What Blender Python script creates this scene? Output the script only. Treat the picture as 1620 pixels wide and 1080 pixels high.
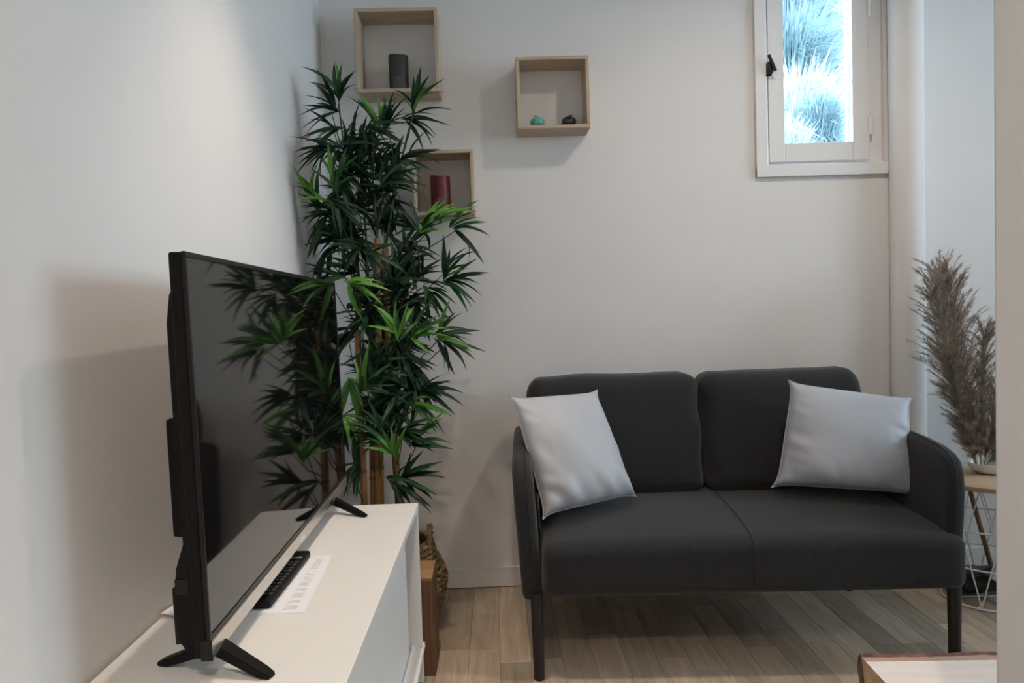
import bpy, bmesh, math, random
from mathutils import Vector, Matrix, noise
PI = math.pi
S = bpy.context.scene
C = S.collection
for o in list(bpy.data.objects):
    bpy.data.objects.remove(o)

# ------------------------------------------------------------------ camera
def R_(d): return math.radians(d)
yaw, pitch, roll = R_(1.3), R_(2.4), R_(1.9)
cam_d = bpy.data.cameras.new('camera'); cam = bpy.data.objects.new('camera', cam_d); C.objects.link(cam)
F = Vector((math.sin(yaw)*math.cos(pitch), math.cos(yaw)*math.cos(pitch), -math.sin(pitch)))
R0 = Vector((math.cos(yaw), -math.sin(yaw), 0)); U0 = R0.cross(F)
Rv = R0*math.cos(roll) - U0*math.sin(roll); Uv = U0*math.cos(roll) + R0*math.sin(roll)
M = Matrix((Rv, Uv, -F)).transposed().to_4x4(); M.translation = (0, 0, 1.02)
cam.matrix_world = M
cam_d.sensor_width = 36; cam_d.lens = 36*1120/1620; cam_d.clip_start = 0.02
S.camera = cam

# ------------------------------------------------------------------ view + world + daylight
S.view_settings.view_transform = 'Standard'; S.view_settings.look = 'None'
S.view_settings.gamma = 1; S.view_settings.use_curve_mapping = False
S.view_settings.exposure = 0.08
w = bpy.data.worlds.new('World'); S.world = w; w.use_nodes = True
bg = w.node_tree.nodes['Background']
bg.inputs[0].default_value = (0.72, 0.86, 1.0, 1); bg.inputs[1].default_value = 6.4

def area(name, loc, direction, sx, sy, power, col):
    l = bpy.data.lights.new(name, 'AREA'); l.shape = 'RECTANGLE'; l.size = sx; l.size_y = sy
    l.energy = power; l.color = col
    o = bpy.data.objects.new(name, l); C.objects.link(o); o.location = loc
    o.rotation_euler = Vector(direction).to_track_quat('-Z', 'Z').to_euler()
    return o
# daylight coming in through the window of the right wall and the small back window
area('daylight_right_window', (4.06, 1.10, 1.78), (-1, 0.10, -0.14), 2.30, 1.10, 34, (0.72, 0.85, 1.0))
area('daylight_back_window', (0.42, 3.35, 2.15), (0.45, -1, -0.12), 1.3, 1.0, 260, (0.66, 0.84, 1.0))
sun_d = bpy.data.lights.new('sun', 'SUN'); sun_d.energy = 11; sun_d.angle = R_(3); sun_d.color = (0.92, 0.98, 1.0)
sun = bpy.data.objects.new('sun', sun_d); C.objects.link(sun); sun.location = (1, 0, 6)
sun.rotation_euler = Vector((0.12, 0.55, -0.83)).to_track_quat('-Z', 'Z').to_euler()
SPOTS = [((-0.20, 1.62), 15.5, 70, 'white recessed ceiling spotlight above the television'),
         ((1.02, 1.62), 9, 166, 'white recessed ceiling spotlight above the sofa'),
         ((0.05, -0.50), 20, 165, 'added warm fill light behind the camera in a white recessed fitting')]  # last entry: unseen warm fill, added to brighten partition and room
WARM = (1.0, 0.83, 0.67)

# ------------------------------------------------------------------ materials
def new_mat(name):
    m = bpy.data.materials.new(name); m.use_nodes = True
    nt = m.node_tree; return m, nt, nt.nodes['Principled BSDF']
def N(nt, t, **kw):
    n = nt.nodes.new(t)
    for k, v in kw.items(): setattr(n, k, v)
    return n
def ramp(nt, stops):
    r = N(nt, 'ShaderNodeValToRGB'); e = r.color_ramp.elements
    while len(e) > 1: e.remove(e[-1])
    e[0].position = stops[0][0]; e[0].color = (*stops[0][1], 1)
    for p, c in stops[1:]:
        x = e.new(p); x.color = (*c, 1)
    return r
def mat(name, col, rough=0.5, var=0.06, scale=30, bump=0.0, bscale=200, metal=0, spec=0.5, stretch=None, sheen=0):
    m, nt, b = new_mat(name)
    tc = N(nt, 'ShaderNodeTexCoord'); src = tc.outputs['Object']
    if stretch:
        mp = N(nt, 'ShaderNodeMapping'); mp.inputs['Scale'].default_value = stretch
        nt.links.new(src, mp.inputs[0]); src = mp.outputs[0]
    nz = N(nt, 'ShaderNodeTexNoise'); nz.inputs['Scale'].default_value = scale; nz.inputs['Detail'].default_value = 5
    nt.links.new(src, nz.inputs['Vector'])
    lo = tuple(max(0, c*(1-var)) for c in col); hi = tuple(min(1, c*(1+var)) for c in col)
    r = ramp(nt, [(0.3, lo), (0.7, hi)]); nt.links.new(nz.outputs['Fac'], r.inputs[0])
    nt.links.new(r.outputs[0], b.inputs['Base Color'])
    b.inputs['Roughness'].default_value = rough; b.inputs['Metallic'].default_value = metal
    b.inputs['Specular IOR Level'].default_value = spec
    if sheen: b.inputs['Sheen Weight'].default_value = sheen
    if bump:
        n2 = N(nt, 'ShaderNodeTexNoise'); n2.inputs['Scale'].default_value = bscale; n2.inputs['Detail'].default_value = 3
        nt.links.new(src, n2.inputs['Vector'])
        bp = N(nt, 'ShaderNodeBump'); bp.inputs['Strength'].default_value = bump; bp.inputs['Distance'].default_value = 0.002
        nt.links.new(n2.outputs['Fac'], bp.inputs['Height']); nt.links.new(bp.outputs[0], b.inputs['Normal'])
    return m
def wood(name, c1, c2, axis='Z', rough=0.5, fine=1.0, rnd=0.0):
    m, nt, b = new_mat(name)
    tc = N(nt, 'ShaderNodeTexCoord'); mp = N(nt, 'ShaderNodeMapping')
    s = {'X': (1.5, 18, 18), 'Y': (18, 1.5, 18), 'Z': (18, 18, 1.5)}[axis]
    mp.inputs['Scale'].default_value = tuple(v*fine for v in s)
    nt.links.new(tc.outputs['Object'], mp.inputs[0])
    oi = N(nt, 'ShaderNodeObjectInfo')
    cmb = N(nt, 'ShaderNodeVectorMath', operation='SCALE'); cmb.inputs[0].default_value = (37, 53, 71)
    nt.links.new(oi.outputs['Random'], cmb.inputs['Scale'])
    ad = N(nt, 'ShaderNodeVectorMath', operation='ADD')
    nt.links.new(mp.outputs[0], ad.inputs[0]); nt.links.new(cmb.outputs[0], ad.inputs[1])
    nz = N(nt, 'ShaderNodeTexNoise'); nz.inputs['Scale'].default_value = 2.2; nz.inputs['Detail'].default_value = 8
    nz.inputs['Distortion'].default_value = 0.6
    nt.links.new(ad.outputs[0], nz.inputs['Vector'])
    r = ramp(nt, [(0.3, c1), (0.68, c2)]); nt.links.new(nz.outputs['Fac'], r.inputs[0])
    out = r.outputs[0]
    if rnd:
        mr = N(nt, 'ShaderNodeMapRange'); mr.inputs['To Min'].default_value = 1-rnd; mr.inputs['To Max'].default_value = 1+rnd*0.6
        nt.links.new(oi.outputs['Random'], mr.inputs[0])
        hs = N(nt, 'ShaderNodeHueSaturation'); nt.links.new(mr.outputs[0], hs.inputs['Value']); nt.links.new(out, hs.inputs['Color'])
        out = hs.outputs[0]
    nt.links.new(out, b.inputs['Base Color']); b.inputs['Roughness'].default_value = rough
    bp = N(nt, 'ShaderNodeBump'); bp.inputs['Strength'].default_value = 0.12; bp.inputs['Distance'].default_value = 0.001
    nt.links.new(nz.outputs['Fac'], bp.inputs['Height']); nt.links.new(bp.outputs[0], b.inputs['Normal'])
    return m
def fabric(name, col, sc=900):
    m, nt, b = new_mat(name)
    tc = N(nt, 'ShaderNodeTexCoord')
    nz = N(nt, 'ShaderNodeTexNoise'); nz.inputs['Scale'].default_value = 260; nz.inputs['Detail'].default_value = 4
    nt.links.new(tc.outputs['Object'], nz.inputs['Vector'])
    r = ramp(nt, [(0.3, tuple(c*0.72 for c in col)), (0.7, tuple(c*1.28 for c in col))])
    nt.links.new(nz.outputs['Fac'], r.inputs[0]); nt.links.new(r.outputs[0], b.inputs['Base Color'])
    b.inputs['Roughness'].default_value = 0.92; b.inputs['Specular IOR Level'].default_value = 0.2
    b.inputs['Sheen Weight'].default_value = 0.15; b.inputs['Sheen Roughness'].default_value = 0.5
    w1 = N(nt, 'ShaderNodeTexWave'); w1.inputs['Scale'].default_value = sc/6; w1.bands_direction = 'X'
    w2 = N(nt, 'ShaderNodeTexWave'); w2.inputs['Scale'].default_value = sc/6; w2.bands_direction = 'Z'
    ad = N(nt, 'ShaderNodeMath', operation='ADD')
    nt.links.new(tc.outputs['Object'], w1.inputs['Vector']); nt.links.new(tc.outputs['Object'], w2.inputs['Vector'])
    nt.links.new(w1.outputs['Fac'], ad.inputs[0]); nt.links.new(w2.outputs['Fac'], ad.inputs[1])
    bp = N(nt, 'ShaderNodeBump'); bp.inputs['Strength'].default_value = 0.15; bp.inputs['Distance'].default_value = 0.001
    nt.links.new(ad.outputs[0], bp.inputs['Height']); nt.links.new(bp.outputs[0], b.inputs['Normal'])
    return m
def glass(name):
    m, nt, b = new_mat(name); nt.nodes.remove(b)
    out = nt.nodes['Material Output']
    t = N(nt, 'ShaderNodeBsdfTransparent'); g = N(nt, 'ShaderNodeBsdfGlossy'); g.inputs['Roughness'].default_value = 0.02
    fr = N(nt, 'ShaderNodeFresnel'); fr.inputs[0].default_value = 1.45
    mx = N(nt, 'ShaderNodeMixShader')
    t.inputs[0].default_value = (0.93, 0.98, 0.99, 1)
    nt.links.new(fr.outputs[0], mx.inputs[0]); nt.links.new(t.outputs[0], mx.inputs[1]); nt.links.new(g.outputs[0], mx.inputs[2])
    nt.links.new(mx.outputs[0], out.inputs[0])
    return m

MT = {}
MT['wall'] = mat('wall_paint', (0.77, 0.755, 0.745), 0.75, 0.012, 4, 0.08, 350, spec=0.25)
MT['ceil'] = mat('ceiling_paint', (0.80, 0.79, 0.77), 0.8, 0.01, 4)
MT['trim'] = mat('trim_paint', (0.80, 0.79, 0.78), 0.4, 0.01, 6)
MT['winpaint'] = mat('window_paint', (0.80, 0.80, 0.80), 0.35, 0.012, 12, 0.05, 60)
MT['bench'] = mat('white_lacquer', (0.80, 0.79, 0.765), 0.34, 0.008, 10)
MT['rail'] = mat('rail_aluminium', (0.72, 0.71, 0.69), 0.35, 0.03, 40)
MT['shelf'] = wood('pale_paulownia', (0.43, 0.33, 0.235), (0.58, 0.465, 0.345), 'X', 0.6, 2.2)
MT['shelfv'] = wood('pale_paulownia_upright', (0.43, 0.33, 0.235), (0.58, 0.465, 0.345), 'Z', 0.6, 2.2)
MT['plank'] = wood('oak_strip', (0.36, 0.275, 0.195), (0.52, 0.42, 0.315), 'Y', 0.42, 1.3, 0.30)
MT['gap'] = mat('floor_base', (0.20, 0.15, 0.10), 0.7)
MT['sofa'] = fabric('charcoal_weave', (0.0225, 0.023, 0.025))
MT['seam'] = mat('seam_thread', (0.018, 0.018, 0.020), 0.9)
MT['legblack'] = mat('black_metal', (0.010, 0.010, 0.011), 0.38, 0.1, 50)
MT['pillow'] = mat('pale_satin', (0.39, 0.41, 0.45), 0.5, 0.03, 8, 0.25, 60, sheen=0.3)
MT['tvblack'] = mat('black_plastic', (0.008, 0.008, 0.008), 0.5, 0.1, 60, 0.1, 500, spec=0.12)
MT['tvgloss'] = mat('black_gloss_frame', (0.010, 0.009, 0.009), 0.3, 0.05, 60, spec=0.25)
MT['screen'] = mat('dark_screen', (0.004, 0.004, 0.0045), 0.045, 0.02, 5, spec=0.75)
MT['chrome'] = mat('satin_silver', (0.62, 0.58, 0.53), 0.22, 0.02, 80, metal=0.85)
MT['button'] = mat('grey_rubber', (0.05, 0.055, 0.065), 0.5)
MT['white'] = mat('white_print', (0.75, 0.75, 0.75), 0.5)
MT['candle_dark'] = mat('dark_grey_wax', (0.025, 0.024, 0.024), 0.5, 0.35, 40)
MT['candle_label'] = mat('faint_label', (0.060, 0.058, 0.066), 0.5, 0.2, 80)
MT['candle_red'] = mat('burgundy_wax', (0.13, 0.012, 0.020), 0.45, 0.25, 45)
MT['red_label'] = mat('faint_red_label', (0.16, 0.035, 0.05), 0.5, 0.2, 80)
MT['wick'] = mat('burnt_wick', (0.02, 0.018, 0.015), 0.9)
MT['turq'] = mat('turquoise_glaze', (0.10, 0.33, 0.30), 0.12, 0.45, 60, spec=0.7)
MT['blueblack'] = mat('blue_black_glaze', (0.010, 0.016, 0.024), 0.08, 0.6, 60, spec=0.8)
MT['cane'] = mat('bamboo_cane', (0.30, 0.165, 0.060), 0.45, 0.3, 14, stretch=(3, 3, 0.6))
MT['node'] = mat('bamboo_node', (0.17, 0.09, 0.035), 0.6, 0.2, 30)
MT['twig'] = mat('green_twig', (0.035, 0.055, 0.022), 0.6, 0.2, 30)
def leafmat(name, col):
    m = mat(name, col, 0.5, 0.22, 9, stretch=(6, 1, 1), spec=0.3)
    b = m.node_tree.nodes['Principled BSDF']
    b.inputs['Subsurface Weight'].default_value = 0.0
    return m
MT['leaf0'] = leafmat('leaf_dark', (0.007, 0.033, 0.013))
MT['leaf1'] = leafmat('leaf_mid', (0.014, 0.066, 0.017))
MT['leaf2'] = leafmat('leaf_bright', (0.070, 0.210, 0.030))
MT['soil'] = mat('black_plastic_pot', (0.015, 0.014, 0.012), 0.8)
MT['seagrass'] = mat('woven_seagrass', (0.24, 0.165, 0.085), 0.8, 0.45, 70, 0.6, 160)
MT['brown'] = wood('brown_board', (0.085, 0.035, 0.016), (0.15, 0.065, 0.030), 'Z', 0.5, 1.0)
MT['brownlight'] = wood('amber_board', (0.28, 0.15, 0.065), (0.38, 0.22, 0.10), 'X', 0.5, 1.0)
MT['slab'] = mat('pale_planed_wood', (0.74, 0.67, 0.63), 0.55, 0.05, 6, 0.1, 80, stretch=(1, 9, 9))
MT['sap'] = mat('pinkish_sapwood', (0.42, 0.27, 0.215), 0.6, 0.12, 9, 0.2, 90, stretch=(1, 5, 5))
MT['endgrain'] = mat('end_grain', (0.45, 0.32, 0.18), 0.7, 0.12, 40, 0.2, 120)
MT['bark'] = mat('brown_bark', (0.15, 0.075, 0.055), 0.85, 0.45, 45, 0.9, 90)
MT['tabletop'] = wood('pale_beech_top', (0.44, 0.32, 0.20), (0.56, 0.43, 0.29), 'X', 0.5, 0.8)
MT['wire'] = mat('white_wire', (0.70, 0.70, 0.70), 0.4, 0.02, 40)
MT['bag'] = mat('black_leatherette', (0.008, 0.008, 0.009), 0.35, 0.2, 40, 0.4, 60)
MT['mag'] = mat('glossy_magazine', (0.42, 0.43, 0.46), 0.3, 0.35, 25)
MT['stick'] = wood('brown_stick', (0.16, 0.09, 0.045), (0.27, 0.165, 0.09), 'Z', 0.55)
MT['vase'] = mat('white_ceramic', (0.75, 0.74, 0.72), 0.25)
MT['pampas'] = mat('pampas_plume', (0.36, 0.30, 0.245), 0.9, 0.3, 25)
MT['stem'] = mat('straw_stem', (0.40, 0.28, 0.15), 0.7, 0.2, 40)
MT['handle'] = mat('black_iron', (0.008, 0.010, 0.012), 0.4, 0.2, 80)
MT['glass'] = glass('window_glass')
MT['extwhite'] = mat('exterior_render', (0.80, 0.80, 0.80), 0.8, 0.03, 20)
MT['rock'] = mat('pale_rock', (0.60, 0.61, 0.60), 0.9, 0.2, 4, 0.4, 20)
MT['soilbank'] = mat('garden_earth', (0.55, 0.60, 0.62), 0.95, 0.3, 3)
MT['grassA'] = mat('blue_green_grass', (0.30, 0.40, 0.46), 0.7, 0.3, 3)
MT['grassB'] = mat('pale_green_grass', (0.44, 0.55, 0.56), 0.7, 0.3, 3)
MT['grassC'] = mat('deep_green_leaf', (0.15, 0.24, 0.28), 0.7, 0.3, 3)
def paper_mat():
    m, nt, b = new_mat('printed_paper')
    tc = N(nt, 'ShaderNodeTexCoord'); sep = N(nt, 'ShaderNodeSeparateXYZ')
    nt.links.new(tc.outputs['Object'], sep.inputs[0])
    def math_(op, a, bv=None):
        n = N(nt, 'ShaderNodeMath', operation=op)
        for i, v in enumerate((a, bv)):
            if v is None: continue
            if isinstance(v, (int, float)): n.inputs[i].default_value = v
            else: nt.links.new(v, n.inputs[i])
        return n.outputs[0]
    line = math_('LESS_THAN', math_('FRACT', math_('MULTIPLY', sep.outputs['Y'], 190)), 0.36)
    mp = N(nt, 'ShaderNodeMapping'); mp.inputs['Scale'].default_value = (900, 192, 1); nt.links.new(tc.outputs['Object'], mp.inputs[0])
    wv = N(nt, 'ShaderNodeTexNoise'); wv.inputs['Scale'].default_value = 1.0; wv.inputs['Detail'].default_value = 2
    nt.links.new(mp.outputs[0], wv.inputs['Vector'])
    letters = math_('GREATER_THAN', wv.outputs['Fac'], 0.47)
    mp2 = N(nt, 'ShaderNodeMapping'); mp2.inputs['Scale'].default_value = (9, 60, 1); nt.links.new(tc.outputs['Object'], mp2.inputs[0])
    n3 = N(nt, 'ShaderNodeTexNoise'); n3.inputs['Scale'].default_value = 1.0; nt.links.new(mp2.outputs[0], n3.inputs['Vector'])
    para = math_('GREATER_THAN', n3.outputs['Fac'], 0.44)
    marg = math_('LESS_THAN', math_('ABSOLUTE', sep.outputs['X']), 0.088)
    marg2 = math_('LESS_THAN', math_('ABSOLUTE', sep.outputs['Y']), 0.132)
    f = math_('MULTIPLY', math_('MULTIPLY', line, letters), math_('MULTIPLY', para, math_('MULTIPLY', marg, marg2)))
    mx = N(nt, 'ShaderNodeMixRGB'); mx.inputs[1].default_value = (0.84, 0.84, 0.88, 1); mx.inputs[2].default_value = (0.22, 0.23, 0.28, 1)
    nt.links.new(f, mx.inputs[0]); nt.links.new(mx.outputs[0], b.inputs['Base Color']); b.inputs['Roughness'].default_value = 0.6
    return m
MT['paper'] = paper_mat()

# ------------------------------------------------------------------ mesh helpers
def bm_new(): return bmesh.new()
def box(bm, x0, x1, y0, y1, z0, z1, bev=0.0, seg=2):
    vs = [bm.verts.new(p) for p in ((x0,y0,z0),(x1,y0,z0),(x1,y1,z0),(x0,y1,z0),(x0,y0,z1),(x1,y0,z1),(x1,y1,z1),(x0,y1,z1))]
    fs = [bm.faces.new([vs[i] for i in f]) for f in ((3,2,1,0),(4,5,6,7),(0,1,5,4),(1,2,6,5),(2,3,7,6),(3,0,4,7))]
    if bev:
        es = list({e for f in fs for e in f.edges})
        bmesh.ops.bevel(bm, geom=es, offset=bev, segments=seg, affect='EDGES', profile=0.5)
    return bm
def tube(bm, pts, rad, seg=8, cap=True):
    pts = [Vector(p) for p in pts]; n = len(pts)
    rads = rad if isinstance(rad, (list, tuple)) else [rad]*n
    rings = []; up = None
    for i, p in enumerate(pts):
        t = (pts[min(i+1, n-1)] - pts[max(i-1, 0)]).normalized()
        if up is None: up = t.orthogonal().normalized()
        up = (up - t*up.dot(t)).normalized(); sd = t.cross(up)
        rings.append([bm.verts.new(p + (up*math.cos(2*PI*k/seg) + sd*math.sin(2*PI*k/seg))*rads[i]) for k in range(seg)])
    for a, b in zip(rings, rings[1:]):
        for k in range(seg): bm.faces.new((a[k], a[(k+1) % seg], b[(k+1) % seg], b[k]))
    if cap:
        bm.faces.new(rings[0][::-1]); bm.faces.new(rings[-1])
    return bm
def ring_tube(bm, c, r, rad, seg=40, ts=6):
    rings = []
    for i in range(seg):
        a = 2*PI*i/seg; rr = []
        for k in range(ts):
            b = 2*PI*k/ts; q = r + rad*math.cos(b)
            rr.append(bm.verts.new((c[0]+q*math.cos(a), c[1]+q*math.sin(a), c[2]+rad*math.sin(b))))
        rings.append(rr)
    for i in range(seg):
        a, b = rings[i], rings[(i+1) % seg]
        for k in range(ts): bm.faces.new((a[k], b[k], b[(k+1) % ts], a[(k+1) % ts]))
    return bm
def lathe(bm, prof, seg=32, cx=0, cy=0, fn=None):
    rings = []
    for r, z in prof:
        rr = []
        for k in range(seg):
            a = 2*PI*k/seg; q = r*(fn(a, r, z) if fn else 1)
            rr.append(bm.verts.new((cx+q*math.cos(a), cy+q*math.sin(a), z)))
        rings.append(rr)
    for a, b in zip(rings, rings[1:]):
        for k in range(seg): bm.faces.new((a[k], a[(k+1) % seg], b[(k+1) % seg], b[k]))
    bm.faces.new(rings[0][::-1]); bm.faces.new(rings[-1])
    return bm
def prism(bm, poly, axis, a0, a1, shear=None, bev=0.0, seg=2):
    # poly of 2D points extruded along an axis
    def P(u, v, a):
        p = {'X': (a, u, v), 'Y': (u, a, v), 'Z': (u, v, a)}[axis]
        return shear(Vector(p)) if shear else p
    A = [bm.verts.new(P(u, v, a0)) for u, v in poly]; B = [bm.verts.new(P(u, v, a1)) for u, v in poly]
    n = len(poly)
    fs = [bm.faces.new(A[::-1]), bm.faces.new(B)] + [bm.faces.new((A[i], A[(i+1) % n], B[(i+1) % n], B[i])) for i in range(n)]
    bmesh.ops.recalc_face_normals(bm, faces=fs)
    if bev:
        es = list(set(fs[0].edges) | set(fs[1].edges))
        bmesh.ops.bevel(bm, geom=es, offset=bev, segments=seg, affect='EDGES', profile=0.5)
    return bm
def roundbox(bm, hx, hy, hz, r, n=10, fn=None, off=(0, 0, 0)):
    # a cube grid whose surface is an inner box grown by a radius
    tmp = bmesh.new(); bmesh.ops.create_cube(tmp, size=2)
    bmesh.ops.subdivide_edges(tmp, edges=tmp.edges[:], cuts=n, use_grid_fill=True)
    idx = {}
    for v in tmp.verts:
        c = v.co; t = [max(-1, min(1, q)) for q in c]
        def sp(q):           # crowd the samples towards the edges
            return math.copysign(1-(1-abs(q))**1.6, q)
        p = Vector((sp(t[0])*hx, sp(t[1])*hy, sp(t[2])*hz))
        inn = Vector((max(-hx+r, min(hx-r, p.x)), max(-hy+r, min(hy-r, p.y)), max(-hz+r, min(hz-r, p.z))))
        d = p-inn
        q = inn + (d.normalized()*r if d.length > 1e-9 else d)
        if fn: q = fn(q)
        idx[v] = bm.verts.new(q + Vector(off))
    for f in tmp.faces: bm.faces.new([idx[v] for v in f.verts])
    tmp.free()
    return bm
def mesh_of(name, bm, m, smooth=False, angle=35, norm=True):
    if norm: bmesh.ops.recalc_face_normals(bm, faces=bm.faces[:])
    me = bpy.data.meshes.new(name); bm.to_mesh(me); bm.free()
    me.materials.append(MT[m])
    if smooth:
        for p in me.polygons: p.use_smooth = True
        try: me.set_sharp_from_angle(angle=math.radians(angle))
        except Exception: pass
    return me
def obj(name, bm, m, parent=None, smooth=False, label=None, angle=35):
    me = bm if isinstance(bm, bpy.types.Mesh) else mesh_of(name, bm, m, smooth, angle)
    o = bpy.data.objects.new(name, me); C.objects.link(o)
    if parent: o.parent = parent
    if label: o['label'] = label
    return o
def thing(name, label, cat, loc=(0, 0, 0), rotz=0, group=None):
    o = bpy.data.objects.new(name, None); C.objects.link(o); o.location = loc; o.rotation_euler = (0, 0, rotz)
    o.empty_display_size = 0.05
    o['label'] = label; o['category'] = cat
    if group: o['group'] = group
    return o
def tag(o, label, cat, group=None):
    o['label'] = label; o['category'] = cat
    if group: o['group'] = group
    return o
def struct(name, bm, m, label=None, smooth=False, parent=None, cat=None):
    o = obj(name, bm, m, parent, smooth, label)
    if not parent: o['kind'] = 'structure'
    if cat and not parent: o['category'] = cat
    return o

# ------------------------------------------------------------------ the room
BY = 2.604                     # back wall plane
CEIL = 2.50
XR = 3.80                      # right wall
YF = -1.70                     # wall behind the camera
def LX(y): return -0.618 + (y-1.0)*0.0150      # left wall runs very slightly askew

bm = bm_new(); prism(bm, [(LX(YF-.1), YF-.1), (LX(BY+.14), BY+.14), (LX(BY)-.15, BY+.14), (LX(YF)-.15, YF-.1)], 'Z', -0.02, CEIL)
struct('wall_left', bm, 'wall', 'plain white painted wall behind the television', cat='wall')
WX0, WX1, WZ0, WZ1 = 1.015, 1.455, 1.524, 2.36       # back window hole
bm = bm_new(); XL = LX(BY)
for a in ((XL-.0, WX0, -0.02, CEIL), (WX1, XR, -0.02, CEIL), (WX0, WX1, -0.02, WZ0), (WX0, WX1, WZ1, CEIL)):
    box(bm, a[0], a[1], BY, BY+.05, a[2], a[3])
for a in ((XL, 0.36, -0.02, CEIL), (WX1, XR, -0.02, CEIL), (0.36, WX1, -0.02, WZ0-.12), (0.36, WX1, WZ1+.05, CEIL)):   # unseen outer opening, widened to let daylight graze the column
    box(bm, a[0], a[1], BY+.05, BY+.14, a[2], a[3])
struct('wall_back', bm, 'wall', 'off-white painted wall behind the sofa', cat='wall')
bm = bm_new(); RY0, RY1, RZ0, RZ1 = -0.10, 2.33, 1.12, 2.32
for a in ((YF, RY0, -0.02, CEIL), (RY1, BY, -0.02, CEIL), (RY0, RY1, -0.02, RZ0), (RY0, RY1, RZ1, CEIL)):
    box(bm, XR, XR+.14, a[0], a[1], a[2], a[3])
struct('wall_right', bm, 'wall', 'white wall with a wide window letting in daylight', cat='wall')
bm = bm_new(); box(bm, LX(YF), XR+.14, YF-.1, YF, -0.02, CEIL)
struct('wall_front', bm, 'wall', 'white wall opposite the sofa wall', cat='wall')
bm = bm_new(); box(bm, -0.80, XR+.14, YF-.1, BY+.14, CEIL, CEIL+.1)
struct('ceiling', bm, 'ceil', 'flat white ceiling', cat='ceiling')
bm = bm_new(); box(bm, 0.571, 1.05, 0.50, 0.80, -0.01, CEIL, 0.006, 2)
struct('wall_partition', bm, 'wall', 'beige-lit white partition wall end in front of the slab table', cat='wall')
bm = bm_new(); lathe(bm, [(0.058, 0.0), (0.058, CEIL)], 48, 1.512, 2.560)
struct('wall_column', bm, 'wall', 'round white painted pipe column beside the small window', True, cat='column')

# floor: base slab and strip planks
bm = bm_new(); box(bm, -0.80, XR+.1, YF-.1, BY+.1, -0.06, -0.004)
floor = struct('floor', bm, 'gap', 'greyish beige wood strip floor', cat='floor')
random.seed(7)
PW = 0.0915; LENS = [0.26, 0.36, 0.47, 0.60]
pm = []
for L in LENS:
    bm = bm_new(); box(bm, 0.0004, PW-.0004, 0.0004, L-.0004, -0.006, 0.0, 0.0008, 1); pm.append(mesh_of('plank', bm, 'plank'))
x = -0.66; cnt = 0
while x < 2.25:
    y = BY - random.uniform(0.0, 0.4)
    y2 = y
    first = True
    yy = BY
    k = random.randrange(4)
    yy = BY + random.uniform(0, LENS[k]*0.8)
    while yy > (0.75 if x > 0.5 else 0.85):
        L = LENS[k]; yy -= L
        lo = yy
        o = bpy.data.objects.new('plank', pm[k]); C.objects.link(o); o.parent = floor
        o.location = (x, lo, 0)
        if lo+L > BY + 0.05:                      # cut to the wall
            o.scale.y = (BY+0.02-lo)/L
        cnt += 1
        k = random.randrange(4)
    x += PW
bm = bm_new(); box(bm, -0.8, XR, YF, 0.20, -0.004, -0.0005); box(bm, 2.26, XR, 0.80, BY, -0.004, -0.0005)
struct('floor_far_strip', bm, 'plank', parent=floor)

bm = bm_new(); box(bm, XL+.001, 1.46, BY-.012, BY, 0.002, 0.076, 0.002, 1)
struct('baseboard_back', bm, 'trim', 'low white baseboard along the sofa wall', cat='baseboard')
bm = bm_new(); box(bm, 1.568, XR-.001, BY-.012, BY, 0.002, 0.076, 0.002, 1)
struct('baseboard_alcove', bm, 'trim', 'low white baseboard right of the round column', cat='baseboard')
bm = bm_new(); prism(bm, [(LX(2.0), 2.0), (LX(2.0)+.012, 2.0), (LX(BY-.012)+.012, BY-.012), (LX(BY-.012), BY-.012)], 'Z', 0.002, 0.076)
struct('baseboard_left', bm, 'trim', 'low white baseboard behind the basket', cat='baseboard')

# small back window
wn = bpy.data.objects.new('window_1', None); C.objects.link(wn); wn.location = (1.2, BY, 1.5); wn['kind'] = 'structure'
wn['label'] = 'narrow white casement window with black latch'; wn['category'] = 'window'
O = Vector(wn.location)
def wbox(name, x0, x1, y0, y1, z0, z1, m='winpaint', bev=0.003, parent=None, label=None):
    bm = bm_new(); box(bm, x0-O.x, x1-O.x, y0-O.y, y1-O.y, z0-O.z, z1-O.z, bev, 2)
    return obj(name, bm, m, parent or wn, False, label)
wbox('casing_stile', 0.974, 1.016, BY-.016, BY+.0, 1.482, 2.40)
wbox('casing_rail', 0.974, 1.462, BY-.0165, BY+.0, 1.481, 1.525)
wbox('casing_rail', 0.974, 1.462, BY-.0165, BY+.0, 2.358, 2.40)
# fixed frame inside the hole
wbox('frame_stile', 1.0155, 1.024, BY-.004, BY+.048, 1.524, 2.36)
wbox('frame_stile', 1.402, 1.4545, BY+.012, BY+.11, 1.524, 2.36)
wbox('frame_rail', 1.0155, 1.4545, BY+.004, BY+.11, 1.5245, 1.534)
wbox('frame_rail', 1.0155, 1.4545, BY+.004, BY+.11, 2.35, 2.36)
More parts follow.
